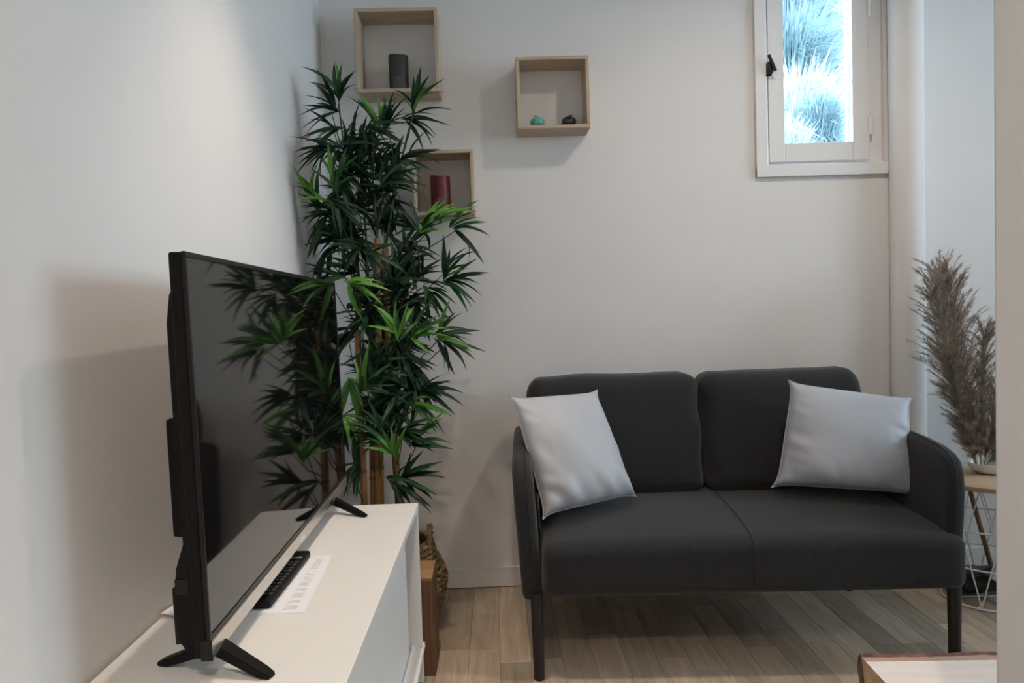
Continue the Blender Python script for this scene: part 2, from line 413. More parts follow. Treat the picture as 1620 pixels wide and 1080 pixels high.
# sash
sy0, sy1 = BY-.006, BY+.036
wbox('sash_stile', 1.026, 1.084, sy0, sy1, 1.536, 2.348)
wbox('sash_stile', 1.336, 1.398, sy0, sy1, 1.536, 2.348)
wbox('sash_rail', 1.084, 1.336, sy0+.001, sy1, 1.536, 1.604)
wbox('sash_rail', 1.084, 1.336, sy0+.001, sy1, 2.285, 2.348)
wbox('glass_pane', 1.080, 1.340, BY+.018, BY+.021, 1.600, 2.29, 'glass', 0)
wbox('glazing_bead', 1.328, 1.337, BY+.022, BY+.034, 1.604, 2.285)
wbox('glazing_bead', 1.083, 1.090, BY+.022, BY+.034, 1.604, 2.285)
for z0, z1 in ((1.628, 1.692), (2.05, 2.115)):
    bm = bm_new(); tube(bm, [(1.400-O.x, BY-.010-O.y, z0-O.z), (1.400-O.x, BY-.010-O.y, z1-O.z)], 0.0075, 12)
    h = obj('hinge', bm, 'winpaint', wn, True)
    bm = bm_new(); box(bm, 1.391-O.x, 1.3935-O.x, BY-.0085-O.y, BY-.005-O.y, z0+.004-O.z, z1-.004-O.z); obj('hinge_leaf', bm, 'rail', h)
# latch: rounded case and slanting lever
bm = bm_new(); box(bm, 1.017-O.x, 1.037-O.x, BY-.030-O.y, BY-.006-O.y, 1.850-O.z, 1.893-O.z, 0.005, 3)
lt = obj('latch', bm, 'handle', wn, True, 'black iron window latch')
bm = bm_new(); box(bm, 1.012-O.x, 1.034-O.x, BY-.018-O.y, BY-.010-O.y, 1.845-O.z, 1.850-O.z, 0.001, 1); obj('latch_lip', bm, 'handle', lt)
bm = bm_new(); tube(bm, [(1.018-O.x, BY-.034-O.y, 1.914-O.z), (1.026-O.x, BY-.036-O.y, 1.892-O.z), (1.041-O.x, BY-.036-O.y, 1.856-O.z)], 0.0058, 10)
obj('latch_lever', bm, 'handle', lt, True)
# window of the right wall (source of the daylight)
w2 = bpy.data.objects.new('window_2', None); C.objects.link(w2); w2.location = (XR, 1.63, RZ0); w2['kind'] = 'structure'
w2['label'] = 'wide white window in the right wall'; w2['category'] = 'window'
O = Vector(w2.location)
def rbox(name, y0, y1, z0, z1, x0=XR+.03, x1=XR+.08, m='winpaint'):
    bm = bm_new(); box(bm, x0-O.x, x1-O.x, y0-O.y, y1-O.y, z0-O.z, z1-O.z); obj(name, bm, m, w2)
for y0, y1 in ((RY0, RY0+.05), (RY1-.05, RY1), (1.090, 1.140)): rbox('frame_stile', y0, y1, RZ0, RZ1)
for z0, z1 in ((RZ0, RZ0+.05), (RZ1-.05, RZ1)): rbox('frame_rail', RY0+.05, RY1-.05, z0, z1)
for y0, y1 in ((RY0+.05, 1.090), (1.140, RY1-.05)): rbox('glass_pane', y0, y1, RZ0+.05, RZ1-.05, XR+.055, XR+.058, 'glass')

# ------------------------------------------------------------------ ceiling spotlights and the added fill
for (sx, sy), pw, cone, lab in SPOTS:
    t = thing('ceiling_spotlight', lab, 'ceiling light', (sx, sy, CEIL-.012))
    bm = bm_new(); ring_tube(bm, (0, 0, 0.006), 0.042, 0.007, 32, 8); obj('trim_ring', bm, 'trim', t, True)
    bm = bm_new(); lathe(bm, [(0.036, 0.008), (0.036, 0.0118)], 24); obj('lens', bm, 'vase', t)
    l = bpy.data.lights.new('spot_light', 'SPOT'); l.energy = pw*4; l.color = WARM; l.shadow_soft_size = 0.035
    l.spot_size = R_(cone); l.spot_blend = 1.0
    lo = bpy.data.objects.new('spot_light', l); C.objects.link(lo); lo.parent = t; lo.location = (0, 0, -0.03)

# ------------------------------------------------------------------ TV bench
tb = thing('tv_bench', 'long white lacquered TV bench with sliding front along the left wall', 'tv bench', (-0.42, 1.15, 0))
O = Vector(tb.location)
def part(name, x0, x1, y0, y1, z0, z1, m, parent, bev=0.001, seg=1, label=None):
    bm = bm_new(); box(bm, x0-O.x, x1-O.x, y0-O.y, y1-O.y, z0-O.z, z1-O.z, bev, seg)
    return obj(name, bm, m, parent, False, label)
YN, YE = 0.33, 1.949
part('top_panel', -0.610, -0.230, YN, YE, 0.482, 0.500, 'bench', tb)
ep = part('end_panel', -0.608, -0.232, YE-.018, YE-.0005, 0.0, 0.4815, 'bench', tb)
part('end_panel', -0.608, -0.232, YN+.0005, YN+.018, 0.0, 0.4815, 'bench', tb)
part('back_panel', -0.609, -0.603, YN+.018, YE-.018, 0.06, 0.4815, 'bench', tb)
part('bottom_panel', -0.603, -0.250, YN+.018, YE-.018, 0.078, 0.094, 'bench', tb)
part('plinth', -0.300, -0.285, YN+.018, YE-.018, 0.0, 0.077, 'bench', tb)
for yy in (0.86, 1.40): part('divider', -0.603, -0.300, yy-.008, yy+.008, 0.0945, 0.4815, 'bench', tb)
d1 = part('sliding_door', -0.276, -0.262, 1.10, 1.884, 0.107, 0.478, 'bench', tb)
part('sliding_door', -0.296, -0.282, YN+.03, 1.16, 0.107, 0.478, 'bench', tb)
part('door_guide', -0.2615, -0.259, 1.868, 1.876, 0.395, 0.405, 'rail', d1)
rl = part('bottom_rail', -0.300, -0.226, YN+.019, YE+.002, 0.0945, 0.099, 'rail', tb)
for xx in (-0.2985, -0.279, -0.259, -0.2300):
    part('rail_lip', xx-.0015, xx+.0025, YN+.019, YE+.002, 0.099, 0.107, 'bench', rl, 0)
for z in (0.424, 0.142):
    bm = bm_new(); tube(bm, [(-0.244-O.x, YE-.0195-O.y, z), (-0.244-O.x, YE-.0170-O.y, z)], 0.0028, 10); obj('screw', bm, 'rail', ep)

# ------------------------------------------------------------------ television
TVR = 0.0213
tv = thing('television', 'large black flat-screen television on splayed feet', 'television', (-0.437, 1.523, 0.500), TVR)
TVO = Vector((-0.437, 1.523, 0.500))
def tvl(p): return Matrix.Rotation(-TVR, 3, 'Z') @ (Vector(p)-TVO)
def lean(p): return Vector((p[0]-0.008*(p[2]-0.034)/0.58, p[1], p[2]))
def tvbox(name, x0, x1, y0, y1, z0, z1, m, parent=tv, bev=0.001, seg=2, sm=False):
    bm = bm_new(); box(bm, x0, x1, y0, y1, z0, z1, bev, seg)
    for v in bm.verts: v.co = lean(v.co)
    return obj(name, bm, m, parent, sm)
HL = 0.5155
bs = tvbox('back_shell', -0.022, -0.003, -HL, HL, 0.036, 0.620, 'tvblack', bev=0.004, seg=3)
scr = tvbox('screen', -0.003, 0.0005, -HL+.006, HL-.006, 0.0690, 0.613, 'screen', bev=0)
tvbox('frame_top', -0.0035, 0.0025, -HL, HL, 0.6125, 0.6205, 'tvgloss')
for a, b in ((-HL, -HL+.0065), (HL-.0065, HL)): tvbox('frame_side', -0.0035, 0.0025, a, b, 0.0370, 0.6125, 'tvgloss')
tvbox('frame_lower', -0.0035, 0.0020, -HL+.0065, HL-.0065, 0.0625, 0.0695, 'tvgloss')
ch = tvbox('chrome_strip', -0.0035, 0.0040, -HL+.0005, HL-.0005, 0.0345, 0.0620, 'chrome', bev=0.002)
tvbox('badge', 0.0040, 0.0046, -0.022, 0.022, 0.043, 0.0485, 'white', ch, 0)
tvbox('end_cap', -0.012, 0.0045, -HL-.002, -HL+.001, 0.0340, 0.0630, 'tvgloss', ch, 0.0005)
tvbox('sensor_window', 0.0040, 0.0046, 0.28, 0.315, 0.041, 0.049, 'tvgloss', ch, 0)
bm = bm_new()
prism(bm, [(-0.022, 0.575), (-0.030, 0.560), (-0.036, 0.52), (-0.036, 0.40), (-0.034, 0.20), (-0.046, 0.165), (-0.052, 0.12), (-0.050, 0.06), (-0.036, 0.040), (-0.022, 0.038)], 'Y', -HL+.012, HL-.012, lean, 0.004, 2)
hs = obj('rear_shell', bm, 'tvblack', tv, True)
tvbox('electronics_box', -0.084, -0.034, -0.42, 0.40, 0.185, 0.372, 'tvblack', bev=0.006)
for i in range(9):
    tvbox('vent_rib', -0.0545, -0.035, -HL+.018+i*0.007, -HL+.0205+i*0.007, 0.052, 0.135, 'tvgloss', hs, 0)
tvbox('port_recess', -0.047, -0.028, -HL+.0105, -HL+.0125, 0.128, 0.150, 'tvgloss', hs, 0)
def prong(a, b, w0=0.013, w1=0.010):
    a, b = tvl(a), tvl(b); bm = bm_new()
    d = (b-a).normalized(); sd = d.cross(Vector((0, 0, 1))).normalized(); up = sd.cross(d)
    ring = lambda p, w, t: [bm.verts.new(p + sd*w*sx + up*t*sz) for sx, sz in ((-1,-1),(1,-1),(1,1),(-1,1))]
    r0 = ring(a, w0, 0.0085); r1 = ring(a.lerp(b, 0.85), w1, 0.0065); 
    tip = b.copy()
    r2 = [bm.verts.new(tip + sd*w1*0.8*sx + Vector((0, 0, zz))) for sx, zz in ((-1, 0.0003), (1, 0.0003), (1, 0.006), (-1, 0.006))]
    for p, q in ((r0, r1), (r1, r2)):
        for k in range(4): bm.faces.new((p[k], p[(k+1) % 4], q[(k+1) % 4], q[k]))
    bm.faces.new(r0[::-1]); bm.faces.new(r2)
    for v in bm.verts:
        if v.co.z < 0.0003: v.co.z = 0.0003
    bmesh.ops.bevel(bm, geom=bm.edges[:], offset=0.0015, segments=2, affect='EDGES')
    for v in bm.verts:
        if v.co.z < 0.0003: v.co.z = 0.0003
    obj('leg', bm, 'tvblack', tv, True)
prong((-0.432, 1.052, 0.535), (-0.342, 1.017, 0.5))
prong((-0.440, 1.052, 0.535), (-0.530, 1.075, 0.5))
prong((-0.450, 1.880, 0.535), (-0.352, 1.828, 0.5), 0.010, 0.008)
prong((-0.458, 1.880, 0.535), (-0.545, 1.900, 0.5), 0.010, 0.008)

# papers and remote on the bench
def sheet(name, label, cx, cy, rz, z, curl):
    bm = bm_new(); nx, ny = 10, 12; W, H = 0.210, 0.297; g = []
    for i in range(nx+1):
        r = []
        for j in range(ny+1):
            u, v = i/nx-.5, j/ny-.5
            zz = 0.0006 + curl*max(0, (-u-v-.7))**2*2
            r.append((bm.verts.new((u*W, v*H, zz)), bm.verts.new((u*W, v*H, zz-.0005))))
        g.append(r)
    for i in range(nx):
        for j in range(ny):
            bm.faces.new([g[a][b][0] for a, b in ((i,j),(i+1,j),(i+1,j+1),(i,j+1))])
            bm.faces.new([g[a][b][1] for a, b in ((i,j+1),(i+1,j+1),(i+1,j),(i,j))])
    for i in range(nx):
        for j in (0, ny): bm.faces.new((g[i][j][0], g[i][j][1], g[i+1][j][1], g[i+1][j][0]))
    for j in range(ny):
        for i in (0, nx): bm.faces.new((g[i][j][0], g[i][j][1], g[i][j+1][1], g[i][j+1][0]))
    o = obj(name, bm, 'paper', None, True); o.location = (cx, cy, z); o.rotation_euler = (0, 0, rz)
    tag(o, label, 'paper'); return o
sheet('printed_sheet', 'printed white sheet under the remote control on the TV bench', -0.470, 1.385, R_(3.5), 0.5002, 0.0)
sheet('printed_sheet', 'printed white sheet against the wall behind the television', -0.5055, 1.392, R_(1.0), 0.5010, 0.05)
rm = thing('remote_control', 'slim black remote control on the printed sheet', 'remote control', (-0.438, 1.394, 0.5022), R_(-0.5))
bm = bm_new(); box(bm, -0.019, 0.019, -0.135, 0.135, 0.0, 0.016, 0.005, 3); rb = obj('body', bm, 'tvblack', rm, True)
for j in range(11):
    for i in range(3):
        bm = bm_new(); xx = (i-1)*0.0105; yy = -0.105+j*0.0165
        box(bm, xx-.0036, xx+.0036, yy-.0042, yy+.0042, 0.0158, 0.0178, 0.001, 1); obj('button', bm, 'button', rm)
for i in range(7):
    bm = bm_new(); box(bm, -0.0135+i*0.004, -0.0107+i*0.004, 0.086, 0.0905, 0.0160, 0.0163); obj('white_lettering', bm, 'white', rb)

# ------------------------------------------------------------------ wall boxes
def wallbox(label, x0, x1, z0, z1, dep, t=0.0125, tilt=0):
    s = thing('wall_shelf_box', label, 'wall shelf', ((x0+x1)/2, BY-.0005, z0), 0, 'square wooden wall boxes')
    s.rotation_euler = (0, tilt, 0)
    hw = (x1-x0)/2; h = z1-z0; d = -dep
    def b(name, *a, m='shelf'):
        bm = bm_new(); box(bm, *a, 0.0022, 2); obj(name, bm, m, s)
    b('top_board', -hw, hw, d, 0, h-t, h); b('bottom_board', -hw, hw, d, 0, 0, t)
    b('side_board', -hw, -hw+t, d+.0008, 0, t, h-t, m='shelfv'); b('side_board', hw-t, hw, d+.0008, 0, t, h-t, m='shelfv')
    return s
DEP = 0.12
wallbox('largest square wooden wall box with a dark grey candle inside', -0.451, -0.165, 1.790, 2.076, DEP, 0.013, R_(0.3))
wallbox('square wooden wall box holding two small glazed ornaments', 0.100, 0.355, 1.652, 1.899, DEP)
wallbox('smallest square wooden wall box with a red candle inside', -0.272, -0.058, 1.366, 1.588, DEP, 0.0115)

def candle(name, label, x, y, z, r, h, m, ml, lab):
    t = thing(name, label, 'candle', (x, y, z))
    bm = bm_new()
    lathe(bm, [(r*.97, 0), (r, .003), (r, h-.004), (r*.96, h), (r*.86, h-.001), (r*.75, h-.006), (r*.3, h-.009), (0.0022, h-.010)], 36, 0, 0,
          lambda a, rr, zz: 1 + 0.012*math.sin(3*a+zz*30))
    for v in bm.verts:
        if v.co.z > h-.005: v.co.z += 0.003*math.sin(2*math.atan2(v.co.y, v.co.x)+1)
    obj('wax_body', bm, m, t, True)
    bm = bm_new(); tube(bm, [(0, 0, h-.010), (0.001, 0, h-.002), (0.003, 0.001, h+.004)], 0.001, 6); obj('wick', bm, 'wick', t)
    bm = bm_new(); a0, a1 = R_(lab[0]), R_(lab[1]); n = 10; rr = r*1.016
    for i in range(n):
        q = [a0+(a1-a0)*i/n, a0+(a1-a0)*(i+1)/n]
        vs = []
        for (aa, zz) in ((q[0], lab[2]), (q[1], lab[2]), (q[1], lab[3]), (q[0], lab[3])):
            vs.append(bm.verts.new((rr*math.cos(aa), rr*math.sin(aa), zz)))
        bm.faces.new(vs)
    obj('label_sticker', bm, ml, t, True)
candle('pillar_candle', 'dark grey pillar candle with a small label in the wall box', -0.309, 2.535, 1.8032, 0.034, 0.125, 'candle_dark', 'candle_label', (235, 290, 0.008, 0.045))
candle('pillar_candle', 'burgundy red pillar candle in the smallest wall box', -0.178, 2.535, 1.3778, 0.035, 0.128, 'candle_red', 'red_label', (245, 300, 0.010, 0.050))
def ornament(label, x, m, stem):
    t = thing('glazed_ornament', label, 'ornament', (x, 2.535, 1.6648), R_(20))
    bm = bm_new(); prof = []
    for i in range(15):
        a = -PI/2*0.80 + i/14*(PI*0.80 + PI*0.02)
        prof.append((max(0.004, 0.0262*math.cos(a)), 0.0165+0.0205*math.sin(a)))
    z0 = prof[0][1]; prof = [(r, z-z0) for r, z in prof]
    lathe(bm, prof, 48, 0, 0, lambda a, r, z: 1 - 0.06*abs(math.sin(4*a))**0.4*(1 if r > 0.01 else 0.2) + 0.05)
    obj('body', bm, m, t, True, angle=80)
    bm = bm_new(); zt = prof[-1][1]; tube(bm, [(0, 0, zt-.004), (stem*0.004, 0, zt+.003), (stem*0.013, 0, zt+.005)], [0.004, 0.0034, 0.002], 8); obj('stalk', bm, m, t, True)
ornament('small turquoise glazed pumpkin ornament in the wall box', 0.173, 'turq', -1)
ornament('small blue-black glazed pumpkin ornament in the wall box', 0.285, 'blueblack', 1)

# ------------------------------------------------------------------ sofa
SA = R_(-2.8)
SO = Vector((0.105, 1.886, 0.0))
sofa = thing('sofa', 'charcoal grey two-seat sofa with thin curved arms and black legs', 'sofa', SO, SA)
def s2w(p): return Matrix.Rotation(SA, 3, 'Z') @ Vector(p) + SO
SW = 1.140
HXs, HYs, HZs, RS = SW/2, 0.285, 0.087, 0.034
def seatfn(p):
    q = p.copy()
    u = p.x/HXs; w_ = max(0, min(1, (p.z+HZs)/(2*HZs)))
    back = max(0, min(1, (p.y+.285)/.25))
    q.z += w_*(0.026*(1-u**4)*(0.35+.65*back) - 0.020)
    q.z -= w_*0.012*max(0, (-p.y-.12)/.165)**2
    g = math.exp(-(p.x/0.010)**2)
    q.z -= 0.0020*g*w_
    if p.y < -0.2: q.y += 0.0020*g
    return q
SOFF = Vector((SW/2, 0.283, 0.322))
bm = bm_new(); roundbox(bm, HXs, HYs, HZs, RS, 24, seatfn, SOFF)
seat = obj('seat', bm, 'sofa', sofa, True, angle=80)
# centre seam following the seat
pts = []
for y in (0.24, 0.16, 0.08, 0.0, -0.08, -0.14, -0.19, -0.23): pts.append(seatfn(Vector((0, y, HZs)))+SOFF)
for k in range(1, 8):
    a = PI/2*k/8; pts.append(seatfn(Vector((0, -HYs+RS-RS*math.sin(a), HZs-RS+RS*math.cos(a))))+SOFF)
for z in (0.045, 0.02, -0.02, -0.05): pts.append(seatfn(Vector((0, -HYs, z)))+SOFF)
for k, p in enumerate(pts): p.z += 0.0022 if k < 12 else 0.0; p.y -= 0.0 if k < 8 else 0.0022
bm = bm_new(); tube(bm, pts, 0.0022, 6); obj('seam', bm, 'seam', seat, True)
def arm(x0, x1, out):
    prof = [(0.035, 0.225), (0.030, 0.30), (0.026, 0.42), (0.028, 0.50), (0.036, 0.545), (0.052, 0.575), (0.080, 0.592), (0.120, 0.603), (0.20, 0.612), (0.34, 0.620), (0.48, 0.626), (0.56, 0.622), (0.60, 0.60), (0.61, 0.45), (0.60, 0.225)]
    bm = bm_new()
    prism(bm, prof, 'X', x0, x1, lambda p: Vector((p.x + out*0.020*(p.z-.23)/.37, p.y, p.z)), 0.017, 4)
    a = obj('arm', bm, 'sofa', sofa, True, angle=60)
    bm = bm_new(); xm = x0 if out > 0 else x1; xm += -out*0.0 + (0.018 if out > 0 else -0.018)
    tube(bm, [(xm+out*0.020*(z-.23)/.37, y-.0005, z+(0.0015 if y > .06 else 0)) for y, z in prof[1:12]], 0.0015, 6); obj('seam', bm, 'seam', a, True)
arm(-0.058, -0.001, -1); arm(SW-.052, SW-.004, 1)
def backfn(p): return p
bm = bm_new(); box(bm, -0.0, SW, 0.575, 0.615, 0.24, 0.66, 0.015, 3); obj('back_shell', bm, 'sofa', sofa, True)
def cush(x0, x1, seed):
    hx, hz, hy = (x1-x0)/2, 0.195, 0.082
    def fn(p):
        u, v = p.x/hx, p.z/hz
        q = p.copy()
        if p.y < 0: q.y -= 0.022*(1-u*u)*(1-v*v)
        q.z += 0.006*noise.noise(Vector((p.x*7+seed, p.z*3, seed)))*(1 if v > .5 else 0.3)
        # wrinkles near the lower corners
        wr = max(0, -v-.3)*max(0, abs(u)-.55)
        if p.y < 0: q.y += 0.10*wr*math.sin((u*9+v*13)*1.3+seed)*0.25
        q.x += 0.004*math.sin(v*7+seed)*(1 if abs(u) > .9 else 0)
        # the top leans back
        q.y += 0.075*(v*.5+.5)
        return q
    bm = bm_new(); roundbox(bm, hx, hy, hz, 0.055, 22, fn, ((x0+x1)/2, 0.475, 0.408+hz-.004))
    c = obj('back_cushion', bm, 'sofa', sofa, True, angle=80)
    # piping along the upper edge
    pts = []
    for i in range(19):
        t = i/18; xx = x0+.055+(x1-x0-.11)*t
        pts.append((xx, 0.467+.006, 0.789))
    return c
cush(-0.034, 0.545, 1.7); cush(0.550, 1.085, 5.1)
for lx, ly in ((-0.018, 0.036), (SW-.020, 0.040), (-0.018, 0.60), (SW-.060, 0.60)):
    dx = 0.0; bm = bm_new()
    tube(bm, [(lx, ly, 0.245), (lx, ly, 0.222), (lx+dx, ly, 0.004), (lx+dx, ly, 0.0005)], [0.0175, 0.0175, 0.0155, 0.0145], 20)
    obj('leg', bm, 'legblack', sofa, True)

def pillow(label, TL, TR, BR, BL, thick, seed, sag=0.0):
    P4 = [s2w(p) for p in (TL, TR, BR, BL)]
    cen = sum(P4, Vector())/4
    nrm = ((P4[1]-P4[3]).cross(P4[0]-P4[2])).normalized()
    if nrm.y > 0: nrm = -nrm
    base = Vector((cen.x, cen.y, min(p.z for p in P4)))
    n = 40; bm = bm_new(); grids = []
    for side in (1, -1):
        g = []
        for i in range(n+1):
            r = []
            for j in range(n+1):
                u, v = i/n*2-1, j/n*2-1           # v up
                # edges pulled in between the corners
                uu = u*(1-.085*(1-v**8)*(abs(u)**2)); vv = v*(1-.070*(1-u**8)*(abs(v)**2))
                a, b = (uu+1)/2, (vv+1)/2
                p = (P4[0]*(1-a)+P4[1]*a)*b + (P4[3]*(1-a)+P4[2]*a)*(1-b)
                e = max(0, (1-u*u))*max(0, (1-v*v))
                hgt = thick*e**0.40*(1-.28*v)
                # gathers along the sides and bottom
                near = max(0, abs(u)-.55)/.45
                sk = v + 0.35*u
                wr = 0.017*near*(1-abs(u)**8)*noise.noise(Vector((u*1.1+seed, sk*5.5, seed)))
                nb = max(0, -v-.35)/.65
                wr += 0.020*nb*(1-abs(v)**8)*noise.noise(Vector(((u+.3*v)*4.2+seed*3, v*0.9, seed)))
                fold = 0.014*noise.noise(Vector((u*1.3+seed, v*1.3, 3.3)))*e + 0.004*noise.noise(Vector((u*4+seed, v*9, 1.3)))*e*near
                if e <= 0: wr = 0
                p = p + nrm*side*(hgt + (wr+fold if side > 0 else 0))
                r.append(p-base)
            g.append(r)
        grids.append(g)
    top = [[bm.verts.new(p) for p in r] for r in grids[0]]
    bot = [[top[i][j] if i in (0, n) or j in (0, n) else bm.verts.new(grids[1][i][j]) for j in range(n+1)] for i in range(n+1)]
    for gg, fl in ((top, 0), (bot, 1)):
        for i in range(n):
            for j in range(n):
                q = [gg[i][j], gg[i+1][j], gg[i+1][j+1], gg[i][j+1]]
                bm.faces.new(q[::-1] if fl else q)
    root = thing('throw_pillow', label, 'pillow', base, 0, 'pale satin pillows on the sofa')
    edge = [Vector(top[i][0].co) for i in range(n+1)] + [Vector(top[n][j].co) for j in range(1, n+1)] + [Vector(top[i][n].co) for i in range(n-1, -1, -1)] + [Vector(top[0][j].co) for j in range(n-1, 0, -1)]
    c = obj('cover', bm, 'pillow', root, True, angle=180)
    bm = bm_new(); tube(bm, edge+[edge[0]], 0.0017, 6); obj('edge_seam', bm, 'pillow', c, True)
pillow('pale grey satin pillow leaning on the sofa arm nearest the TV bench', (-0.085, 0.235, 0.768), (0.195, 0.36, 0.765), (0.297, 0.265, 0.442), (0.006, 0.115, 0.424), 0.062, 0.6)
pillow('pale grey satin pillow leaning on the sofa arm beside the pampas grass', (0.795, 0.36, 0.778), (1.170, 0.33, 0.716), (1.128, 0.235, 0.428), (0.720, 0.31, 0.448), 0.068, 2.9)

# ------------------------------------------------------------------ brown box and basket
bx = thing('wooden_box', 'narrow brown wooden box between the TV bench and the basket', 'box', (-0.345, 2.035, 0))
def bpart(name, *a, m='brown', p=None):
    bm = bm_new(); box(bm, *a, 0.0015, 1); return obj(name, bm, m, p or bx)
hx, hy, H = 0.143, 0.070, 0.283
bpart('front_board', -hx, hx-.012, -hy, -hy+.012, 0.0, H-.008)
bpart('rear_board', -hx, hx-.012, hy-.012, hy, 0.0, H-.008)
bpart('side_board', hx-.012, hx, -hy, hy, 0.0, H-.008)
bpart('side_board', -hx-.012, -hx, -hy, hy, 0.0, H-.008)
bpart('lid', -hx-.010, hx-.001, -hy+.001, hy, H-.008, H, m='brownlight')

BX, BYc = -0.362, 2.300
bk = thing('seagrass_basket', 'woven seagrass belly basket with loop handles holding the bamboo', 'basket', (BX, BYc, 0))
prof_o = [(0.105, 0.0), (0.128, 0.03), (0.150, 0.07), (0.166, 0.12), (0.172, 0.165), (0.162, 0.195), (0.146, 0.225), (0.133, 0.255), (0.128, 0.285)]
def interp(z):
    for (r0, z0), (r1, z1) in zip(prof_o, prof_o[1:]):
        if z <= z1: return r0+(r1-r0)*(z-z0)/(z1-z0)
    return prof_o[-1][0]
bm = bm_new()
lathe(bm, [(r-.008, z+.002) for r, z in prof_o] + [(r-.016, z) for r, z in prof_o[::-1][:-1]] + [(0.085, 0.012)], 40)
body = obj('body', bm, 'seagrass', bk, True)
nz_ = 17
for i in range(nz_):                      # plaited coils
    z = 0.010 + i*0.0165; r = interp(z); bm = bm_new(); seg = 120; ts = 6; rings = []
    for k in range(seg):
        a = 2*PI*k/seg; rr = r + 0.0035*math.sin(a*26 + (i % 2)*PI); row = []
        for q in range(ts):
            b = 2*PI*q/ts; w_ = 0.0082
            row.append(bm.verts.new(((rr+w_*.7*math.cos(b))*math.cos(a), (rr+w_*.7*math.cos(b))*math.sin(a), z + w_*math.sin(b) + 0.002*math.sin(a*26+PI/2))))
        rings.append(row)
    for k in range(seg):
        A, B = rings[k], rings[(k+1) % seg]
        for q in range(ts): bm.faces.new((A[q], B[q], B[(q+1) % ts], A[(q+1) % ts]))
    obj('woven_coil', bm, 'seagrass', body, True)
for sgn in (1, -1):
    for strand in (0, 1):
        pts = []
        for k in range(33):
            t = k/32*PI; yy = -0.045*math.cos(t); zz = 0.262+0.068*math.sin(t)**0.8
            ph = k*0.9 + strand*PI
            pts.append((sgn*(0.124+0.004*math.cos(ph)), yy+0.002*math.sin(ph), zz+0.004*math.sin(ph)*abs(math.cos(t))))
        bm = bm_new(); tube(bm, pts, 0.0048, 7); obj('handle', bm, 'seagrass', bk, True)

# ------------------------------------------------------------------ artificial bamboo
random.seed(21)
bb = thing('bamboo_plant', 'tall artificial bamboo with dark green leaves in the corner', 'plant', (BX, BYc, 0.014))
O = Vector(bb.location)
bm = bm_new(); lathe(bm, [(0.070, 0.0), (0.085, 0.15), (0.080, 0.15), (0.02, 0.145)], 28); obj('pot', bm, 'soil', bb, True)
def lerp3(pts, z):
    for a, b in zip(pts, pts[1:]):
        if z <= b[2]:
            t = (z-a[2])/(b[2]-a[2]); return Vector(a).lerp(Vector(b), t)
    return Vector(pts[-1])
CANES = [([(-0.398, 2.28, 0.10), (-0.392, 2.28, 0.423), (-0.367, 2.28, 1.268)], 0.0135, 0.0105),
         ([(-0.335, 2.29, 0.10), (-0.334, 2.29, 0.425), (-0.350, 2.30, 0.85), (-0.348, 2.31, 1.240)], 0.0135, 0.010),
         ([(-0.440, 2.28, 0.10), (-0.444, 2.28, 0.421), (-0.441, 2.28, 0.978)], 0.0110, 0.010),
         ([(-0.415, 2.31, 0.10), (-0.420, 2.31, 0.423), (-0.405, 2.31, 0.972)], 0.0115, 0.0095)]
for pts, r0, r1 in CANES:
    z0, z1 = pts[0][2], pts[-1][2]; bm = bm_new(); P = []; Rr = []
    n = 36
    for i in range(n+1):
        z = z0+(z1-z0)*i/n; P.append(lerp3(pts, z)-O); Rr.append(r0+(r1-r0)*i/n)
    tube(bm, P, Rr, 14); cn = obj('cane', bm, 'cane', bb, True)
    z = z0+random.uniform(.08, .16)
    while z < z1-.03:
        p = lerp3(pts, z)-O; rr = r0+(r1-r0)*(z-z0)/(z1-z0)
        bm = bm_new(); lathe(bm, [(rr*.99, -.006), (rr*1.13, -.002), (rr*1.13, .002), (rr*.99, .006)], 14)
        for v in bm.verts: v.co += p
        obj('cane_node', bm, 'node', cn, True); z += random.uniform(.13, .19)
# thin leaders rising above the cut canes
LEAD = [[(-0.367, 2.28, 1.26), (-0.372, 2.27, 1.45), (-0.355, 2.26, 1.62)], [(-0.348, 2.31, 1.235), (-0.305, 2.31, 1.45), (-0.262, 2.31, 1.60), (-0.240, 2.30, 1.66)],
        [(-0.441, 2.28, 0.97), (-0.445, 2.27, 1.25), (-0.448, 2.25, 1.48), (-0.462, 2.23, 1.68)], [(-0.405, 2.31, 0.97), (-0.410, 2.32, 1.30), (-0.420, 2.30, 1.55)]]
for L in LEAD:
    pts = []
    zs = [L[0][2]+(L[-1][2]-L[0][2])*i/14 for i in range(15)]
    bm = bm_new(); tube(bm, [lerp3(L, z)-O for z in zs], [0.0050-0.0032*i/14 for i in range(15)], 8); obj('leader_stem', bm, 'twig', bb, True)
AX = []
for (pts, a, b), L in zip(CANES, [LEAD[0], LEAD[1], LEAD[2], LEAD[3]]):
    AX.append([Vector(p) for p in pts] + [Vector(p) for p in L[1:]])
